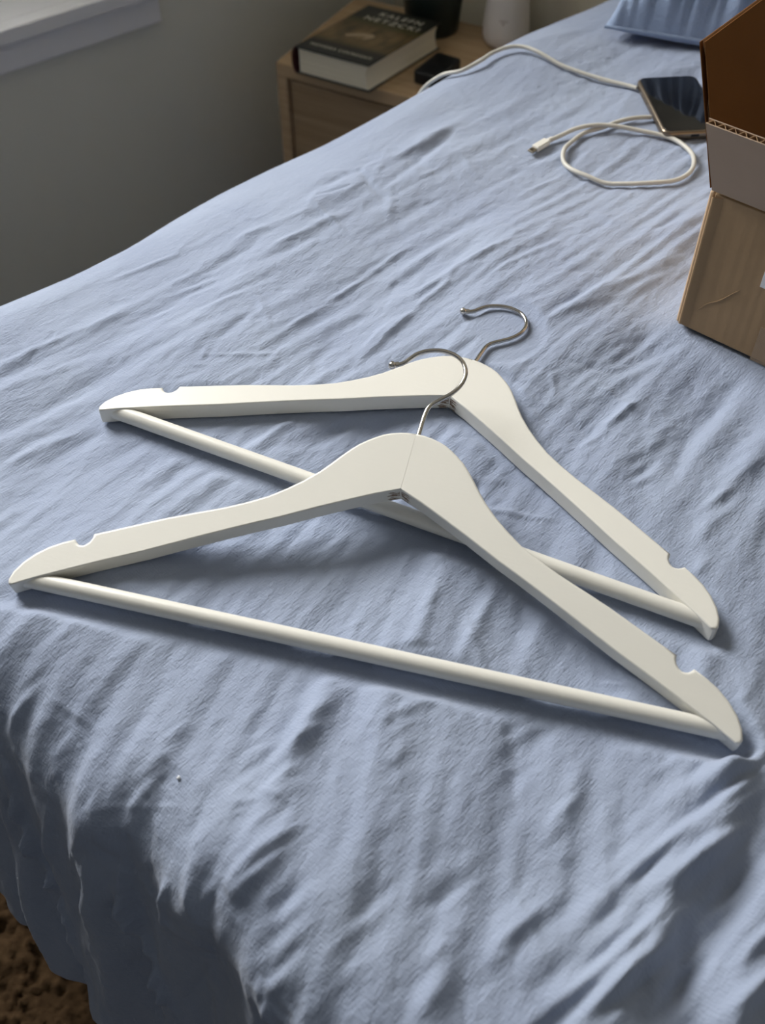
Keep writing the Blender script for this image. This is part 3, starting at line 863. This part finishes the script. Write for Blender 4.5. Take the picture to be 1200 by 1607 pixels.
for i, (x, y) in enumerate(C2):
    z = cloth_z(x, y) + CR + 0.0016
    if 20 <= i <= 25: z += 0.0046 * math.exp(-((i - 22.3) / 1.3) ** 2)        # passes over itself
    if i >= 24: z = max(z, cloth_z(x, y) + 0.0035)
    pts2.append((x, y, z))
# start: comes up from the nightstand side and over the duvet's edge
p0 = pts[0]
def on_cloth(a, b, off):
    i = int(np.searchsorted(A, a)); j = int(np.searchsorted(B, b))
    return tuple(PW[i, j] + BNrm[i, j] * off)
lead = [on_cloth(0.662, -0.300, 0.012), on_cloth(0.664, -0.220, 0.008), on_cloth(0.668, -0.140, 0.006), on_cloth(0.672, -0.090, 0.005), on_cloth(0.678, -0.052, 0.005), on_cloth(0.684, -0.030, 0.005)]
mid = [(0.245, 1.022, cloth_z(0.245, 1.022) + CR + 0.0016), (0.2590, 1.0120, Z0 + CR + 0.0010)]
# the run under the phone is hidden; the cable passes along its long edge
under = [(0.2585, 1.0050, Z0 + CR + 0.0016), (0.2588, 0.9880, Z0 + CR + 0.0016), (0.2600, 0.9700, Z0 + CR + 0.0016), (0.2625, 0.9590, Z0 + CR + 0.0016)]
cab = empty("charging_cable", pts2[-1])
tag(cab, "white charging cable looped on the duvet beside the phone", "cable")
def rel(P): return [tuple(Vector(p) - Vector(pts2[-1])) for p in P]
bm = bmesh.new(); tube(bm, smooth_path(rel(lead + pts), 7), CR, 12)
tube(bm, smooth_path(rel([pts[-1], (0.2240, 1.0335, cloth_z(0.224, 1.0335) + CR + 0.0016)] + mid), 6), CR, 12)
tube(bm, smooth_path(rel(pts2), 7), CR, 12)
from_bm("sheath", bm, m_cable, cab, 60)
d = Vector((0.1426 - 0.1597, 0.9022 - 0.9191, 0)).normalized()
pz = pts2[-1][2]
bm = bmesh.new()
Mp = Matrix(((d.x, -d.y, 0, 0), (d.y, d.x, 0, 0), (0, 0, 1, 0), (0, 0, 0, 1)))
box(bm, (0.001, -0.0040, -0.0026), (0.0195, 0.0040, 0.0030), Mp); bevel(from_bm("plug_housing", bm, m_plug, cab), 0.0012, 3)
bm = bmesh.new(); tube(bm, [tuple(d * -0.006), tuple(d * 0.0012)], lambda t: CR * (1.05 + 0.3 * t), 12); from_bm("strain_relief", bm, m_plug, cab, 50)
bm = bmesh.new(); box(bm, (0.0195, -0.0032, -0.0011), (0.0265, 0.0032, 0.0013), Mp); tip = from_bm("connector_tip", bm, m_plug_metal, cab); bevel(tip, 0.0008, 3); tip['label'] = "metal connector tip"

# speck of lint on the duvet
bm = bmesh.new(); bmesh.ops.create_icosphere(bm, subdivisions=2, radius=0.00115)
for v in bm.verts: v.co *= 1 + 0.25 * math.sin(v.co.x * 4000 + v.co.y * 2500)
lint = from_bm("lint_speck", bm, m_label, None, 179); lint.location = (-0.112, 0.2602, Z0); 
tag(lint, "tiny white speck of lint on the duvet's foot end", "lint")
def drop_on(o, x, y):
    best = 1e9
    D = (PW[..., 0] - x) ** 2 + (PW[..., 1] - y) ** 2 + np.where(BNrm[..., 2] > 0.3, 0, 1)
    i = np.unravel_index(D.argmin(), D.shape)
    o.location = Vector(PW[i]) + Vector(BNrm[i]) * 0.0006
drop_on(lint, -0.1135, 0.2660)

# ------------------------------------------------------------------ pillow
pil = empty("pillow", (0.2400, 1.1220, Z0 + 0.009), math.radians(-24.0))
tag(pil, "light blue pillow at the head of the bed behind the box", "pillow")
PWD, PDP, PHT = 0.37, 0.22, 0.15
n1, n2 = 150, 90
fp = fft_noise(256, 0.8, 0.026, 0.16, 41); fp2 = fft_noise(512, 0.8, 0.013, 0.06, 42)
def pillow_side(sgn):
    U, V = np.meshgrid(np.linspace(-1, 1, n1), np.linspace(-1, 1, n2), indexing='ij')
    e = np.clip((1 - np.abs(U) ** 2.6), 0, 1) ** 0.48 * np.clip((1 - np.abs(V) ** 2.4), 0, 1) ** 0.48
    pinch = 1 - 0.09 * (1 - np.abs(U) ** 2) * np.abs(V) ** 3
    pinch2 = 1 - 0.07 * (1 - np.abs(V) ** 2) * np.abs(U) ** 3
    x = (U * pinch2 + 1) * PWD / 2; y = (V * pinch + 1) * PDP / 2
    wr = 0.003 * sample(fp, 0.8, x, y) + 0.002 * sample(fp2, 0.8, x, y)
    z = e * (PHT * 0.70 if sgn > 0 else PHT * 0.30) * sgn + wr * np.clip(e * 3, 0, 1) * (sgn > 0)
    fr_ = np.clip((0.2 - V) / 0.8, 0, 1) * np.clip((1 + V) * 6, 0, 1) * (sgn > 0)
    y = y - fr_ * (0.0052 * sample(fp, 0.8, x, y * 0.4) + 0.0028 * sample(fp2, 0.8, x, y * 0.4))
    return np.stack([x, y, z + 0.006 + PHT * 0.24 * (1 - np.abs(U) ** 5) * (1 - np.abs(V) ** 5)], -1)
Pt = pillow_side(1); Pb = pillow_side(-1)
Pb[..., 2] = np.maximum(Pb[..., 2], 0.0)
allP = np.concatenate([Pt, Pb[::-1]], 0)
me = grid_mesh("pillowcase", allP)
po = link("pillowcase", me, m_pillow, pil)
if me.polygons[(n1 // 2) * (n2 - 1) + n2 // 2].normal.z < 0: me.flip_normals()
# seam cord along the front edge
bm = bmesh.new()
edge = [tuple(Pt[i, 0]) for i in range(0, n1, 4)]
tube(bm, edge, 0.002, 8); from_bm("seam", bm, m_pillow, pil, 60)

# ------------------------------------------------------------------ nightstand
NT = 0.42
NA = math.radians(-28.5)
ns = empty("nightstand", (-0.1646, 1.6033, 0.0), NA)          # local x to the right along the front, y to the back
tag(ns, "oak veneer nightstand in the corner beside the bed", "nightstand")
NWD, NDP = 0.33, 0.262
def nbox(name, lo, hi, mat, bw=0.0015):
    bm = bmesh.new(); box(bm, lo, hi); o = from_bm(name, bm, mat, ns); bevel(o, bw, 2); return o
nbox("top_panel", (0, 0, NT - 0.022), (NWD, NDP, NT), m_wood)
nbox("side_panel", (0, 0.0, 0.0), (0.018, NDP, NT - 0.022), m_wood)
nbox("side_panel", (NWD - 0.018, 0.0, 0.0), (NWD, NDP, NT - 0.022), m_wood)
nbox("back_panel", (0.018, NDP - 0.008, 0.03), (NWD - 0.018, NDP, NT - 0.022), m_dark_board)
nbox("bottom_panel", (0.018, 0.006, 0.03), (NWD - 0.018, NDP - 0.008, 0.046), m_wood)
for z0, z1 in ((0.05, 0.222), (0.228, NT - 0.027)):
    d = nbox("drawer", (0.022, 0.005, z0), (NWD - 0.022, 0.022, z1), m_wood_front)
    bm = bmesh.new(); lathe(bm, [(0, 0.0), (0.006, 0.0), (0.005, 0.010), (0.011, 0.014), (0.011, 0.019), (0, 0.021)], 20)
    for v in bm.verts: v.co = Vector((v.co.x + NWD / 2, 0.006 - v.co.z, v.co.y + (z0 + z1) / 2))
    from_bm("knob", bm, m_black, d, 40)

# ------------------------------------------------------------------ book
m_cover = Mat("book_cover", S(44, 42, 38), 0.35)
def make_book_cover():
    M = m_cover
    tc = M.n('ShaderNodeTexCoord'); mp = M.n('ShaderNodeMapping')
    M.l(tc.outputs['UV'], mp.inputs[0])
    sp = M.n('ShaderNodeSeparateXYZ'); M.l(mp.outputs[0], sp.inputs[0])
    # warm painted band in the middle of the cover: u across, v from foot to head
    band = M.ramp(sp.outputs[1], [(0.0, S(46, 47, 45)), (0.20, S(52, 50, 44)), (0.30, S(112, 94, 64)), (0.42, S(128, 108, 74)), (0.62, S(98, 82, 54)), (0.70, S(84, 78, 46)), (0.78, S(48, 48, 40)), (1.0, S(46, 46, 40))])
    mott = M.ramp(M.noise(M.coord('UV', (5, 3.2, 1)), 1.0, 4), [(0.35, S(40, 36, 30)), (0.62, S(150, 126, 88))])
    inside = M.ramp(sp.outputs[1], [(0.22, (0, 0, 0, 1)), (0.32, (1, 1, 1, 1)), (0.60, (1, 1, 1, 1)), (0.68, (0, 0, 0, 1))])
    c = M.mix(M.math('MULTIPLY', inside, 0.6), band, mott)
    M.base(c)
make_book_cover()
m_cover = m_cover.m
M = Mat("book_pages", S(236, 226, 200), 0.9, 0, 0.1)
ln = M.noise(M.coord('Object', (4, 4, 900)), 1.0, 2)
M.base(M.ramp(ln, [(0.35, S(240, 230, 206)), (0.65, S(222, 210, 184))])); M.bump(ln, 0.25, 0.0006)
m_pages = M.m
m_spine = Mat("maroon_spine", S(62, 24, 24), 0.5).m
m_ink = Mat("pale_lettering", S(236, 230, 212), 0.5).m
m_pale_paint = Mat("pale_cover_figure", S(176, 156, 128), 0.5).m

BK_W, BK_L, BK_H = 0.128, 0.178, 0.0425
ea = math.radians(-29.0); ey = math.radians(51.0)
ex_, ey_ = Vector((math.cos(ea), math.sin(ea), 0)), Vector((math.cos(ey), math.sin(ey), 0))
bk = empty("hardback_book", (-0.0172, 1.5040, NT), ea)        # at the front right corner; x negative towards the spine
tag(bk, "thick hardback book with dark cover lying on the nightstand", "book")
# the block leans a little, as a much-read book does
sk = ey_.dot(ex_); ck = ey_.dot(Vector((-ex_.y, ex_.x, 0)))
def bkp(x, y, z): return Vector((x + y * sk, y * ck, z))
def book_board(name, z0, z1, parent, uv=False):
    bm = bmesh.new()
    co = [(-BK_W, 0), (0, 0), (0, BK_L), (-BK_W, BK_L)]
    lo = [bm.verts.new(bkp(x, y, z0)) for x, y in co]; hi = [bm.verts.new(bkp(x, y, z1)) for x, y in co]
    bm.faces.new(lo[::-1]); bm.faces.new(hi)
    for i in range(4): bm.faces.new((lo[i], lo[(i + 1) % 4], hi[(i + 1) % 4], hi[i]))
    lay = bm.loops.layers.uv.new("UVMap")
    idx = {}
    for (x, y), a, b in zip(co, lo, hi): idx[a] = idx[b] = ((x + BK_W) / BK_W, y / BK_L)
    for f in bm.faces:
        for l in f.loops: l[lay].uv = idx[l.vert]
    o = from_bm(name, bm, m_cover, parent); bevel(o, 0.0006, 2); return o
book_board("back_cover", 0.0, 0.0024, bk)
fc = book_board("front_cover", BK_H - 0.0024, BK_H, bk)
# page block, fore edge hollowed
bm = bmesh.new()
inset = 0.003
rows = []
nz = 9
for k in range(nz):
    t = k / (nz - 1); z = 0.0024 + (BK_H - 0.0048) * t
    hol = 0.0045 * math.sin(math.pi * t)
    rows.append([bm.verts.new(bkp(x, y, z)) for x, y in ((-BK_W + 0.004, inset), (-inset - hol, inset), (-inset - hol, BK_L - inset), (-BK_W + 0.004, BK_L - inset))])
for a, b in zip(rows, rows[1:]):
    for i in range(4): bm.faces.new((a[i], a[(i + 1) % 4], b[(i + 1) % 4], b[i]))
bm.faces.new(rows[0][::-1]); bm.faces.new(rows[-1])
pg = from_bm("page_block", bm, m_pages, bk, 30); pg['label'] = "cream page edges"
# rounded spine
bm = bmesh.new()
R0, R1 = [], []
for k in range(13):
    an = math.pi * k / 12
    x = -BK_W - 0.0075 * math.sin(an); z = BK_H / 2 - BK_H / 2 * math.cos(an)
    R0.append(bm.verts.new(bkp(x, 0, z))); R1.append(bm.verts.new(bkp(x, BK_L, z)))
R2, R3 = [], []
for k in range(13):
    an = math.pi * k / 12
    x = -BK_W + 0.002 - 0.0065 * math.sin(an); z = BK_H / 2 - (BK_H / 2 - 0.0022) * math.cos(an)
    R2.append(bm.verts.new(bkp(x, 0, z))); R3.append(bm.verts.new(bkp(x, BK_L, z)))
for k in range(12):
    bm.faces.new((R0[k], R0[k + 1], R1[k + 1], R1[k])); bm.faces.new((R2[k], R3[k], R3[k + 1], R2[k + 1]))
    bm.faces.new((R0[k], R2[k], R2[k + 1], R0[k + 1])); bm.faces.new((R1[k], R1[k + 1], R3[k + 1], R3[k]))
from_bm("spine", bm, m_spine, bk, 40)['label'] = "dark maroon rounded spine"
# lettering printed on the cover, read from the foot end
MC = Matrix(((1, sk, 0, 0), (0, ck, 0, 0), (0, 0, 1, 0), (0, 0, 0, 1)))
def lettering(name, body, size, x, y, w):
    cu = bpy.data.curves.new(name, 'FONT')
    cu.body = body; cu.size = size; cu.align_x = 'CENTER'; cu.extrude = 0.0001; cu.space_character = 1.25
    tmp = bpy.data.objects.new("tmp", cu); COL.objects.link(tmp)
    bpy.context.view_layer.update()
    me = bpy.data.meshes.new_from_object(tmp.evaluated_get(bpy.context.evaluated_depsgraph_get()))
    bpy.data.objects.remove(tmp)
    xs_ = [v.co.x for v in me.vertices]; k = w / (max(xs_) - min(xs_))
    for v in me.vertices:
        v.co = MC @ Vector((v.co.x * k + x, v.co.y + y, v.co.z + 0.0002))
    me.name = name
    o = link(name, me, m_ink, fc)
    o.location = (0, 0, BK_H)
    return o
lettering("title_lettering", "KALEFN", 0.0175, -BK_W / 2 + 0.008, 0.152, 0.074)
lettering("title_lettering", "NETZCKI", 0.0175, -BK_W / 2 + 0.006, 0.131, 0.094)
lettering("author_lettering", "WONDRA COURDGAN", 0.0095, -BK_W / 2 + 0.001, 0.017, 0.106)
# pale brushed figure in the middle of the cover picture
bm = bmesh.new()
def flat_blob(bm, pts):
    vs = [bm.verts.new(MC @ Vector((x, y, 0.0002))) for x, y in pts]
    bm.faces.new(vs)
flat_blob(bm, [(-0.094, 0.072), (-0.084, 0.080), (-0.070, 0.088), (-0.056, 0.090), (-0.050, 0.084), (-0.052, 0.076), (-0.058, 0.068), (-0.063, 0.070), (-0.060, 0.078), (-0.068, 0.077), (-0.078, 0.071), (-0.088, 0.066)])
o = from_bm("cover_figure", bm, m_pale_paint, fc); o.location = (0, 0, BK_H)

# ------------------------------------------------------------------ power brick, vase, pot on the nightstand
pb = empty("charger_block", (0.0868, 1.5522, NT), math.radians(-33.0))
tag(pb, "small black charger block on the nightstand next to the book", "charger")
rounded_slab("block_body", 0.0440, 0.072, 0.0205, 0.006, 0.0035, m_black, pb)
bm = bmesh.new(); box(bm, (-0.006, -0.0362, 0.0075), (0.006, -0.034, 0.0125)); from_bm("socket", bm, m_port, pb)

vs = empty("white_vase", (0.2000, 1.6650, NT))
vs.name = "bottle_vase"
tag(vs, "white bell-shaped bottle vase on the nightstand by the head of the bed", "vase")
bm = bmesh.new()
lathe(bm, [(0, 0.0), (0.022, 0.0), (0.030, 0.002), (0.0345, 0.007), (0.0368, 0.015), (0.0370, 0.024), (0.0358, 0.040), (0.0338, 0.060), (0.0314, 0.082), (0.0288, 0.104), (0.0255, 0.124), (0.0205, 0.140), (0.0155, 0.150), (0.0130, 0.158), (0.0125, 0.172), (0.0140, 0.180), (0.0135, 0.182), (0.0105, 0.180), (0.0100, 0.16), (0, 0.155)], 64)
from_bm("vessel", bm, m_vase, vs, 60)
# small faded stamp on the belly
m_stamp = Mat("faded_stamp", S(168, 146, 128), 0.6).m
bm = bmesh.new()
def on_vase(bm, a0, a1, z0, z1):
    rad = lambda z: 0.0358 + (0.0338 - 0.0358) * (z - 0.040) / 0.020 + 0.00025
    q = [bm.verts.new((rad(z) * math.sin(a), -rad(z) * math.cos(a), z)) for a, z in ((a0, z0), (a1, z0), (a1, z1), (a0, z1))]
    bm.faces.new(q)
for k in range(5):
    a = -0.42 + 0.075 * k
    on_vase(bm, a, a + 0.05, 0.0470, 0.0490)
on_vase(bm, -0.30, -0.22, 0.0425, 0.0452)
from_bm("stamp", bm, m_stamp, vs)

pt = empty("plant_pot", (0.0850, 1.7150, NT))
tag(pt, "dark green glazed pot standing behind the book", "pot")
bm = bmesh.new()
lathe(bm, [(0, 0.0), (0.040, 0.0), (0.0425, 0.002), (0.0445, 0.02), (0.0490, 0.06), (0.0545, 0.105), (0.0575, 0.130), (0.0590, 0.132), (0.0590, 0.140), (0.0555, 0.140), (0.0530, 0.125), (0.0500, 0.118), (0, 0.118)], 64)
from_bm("vessel", bm, m_pot, pt, 50)
bm = bmesh.new(); lathe(bm, [(0, 0.121), (0.03, 0.1215), (0.0515, 0.1195)], 40); from_bm("soil", bm, m_soil, pt, 60)

# thin grey cord beside the vase
bm = bmesh.new()
pc = Vector((0.2440, 1.6600, NT))
tube(bm, smooth_path([(-0.006, 0.008, 0.0022), (0.0, 0.002, 0.009), (0.008, -0.006, 0.011), (0.014, -0.016, 0.006), (0.016, -0.030, 0.0022), (0.010, -0.05, 0.0022)], 6), 0.0018, 10)
cd = from_bm("power_cord", bm, Mat("grey_cord", S(150, 146, 138), 0.5).m, None, 60); cd.location = pc
tag(cd, "thin grey cord curling on the nightstand right of the white vase", "cord")
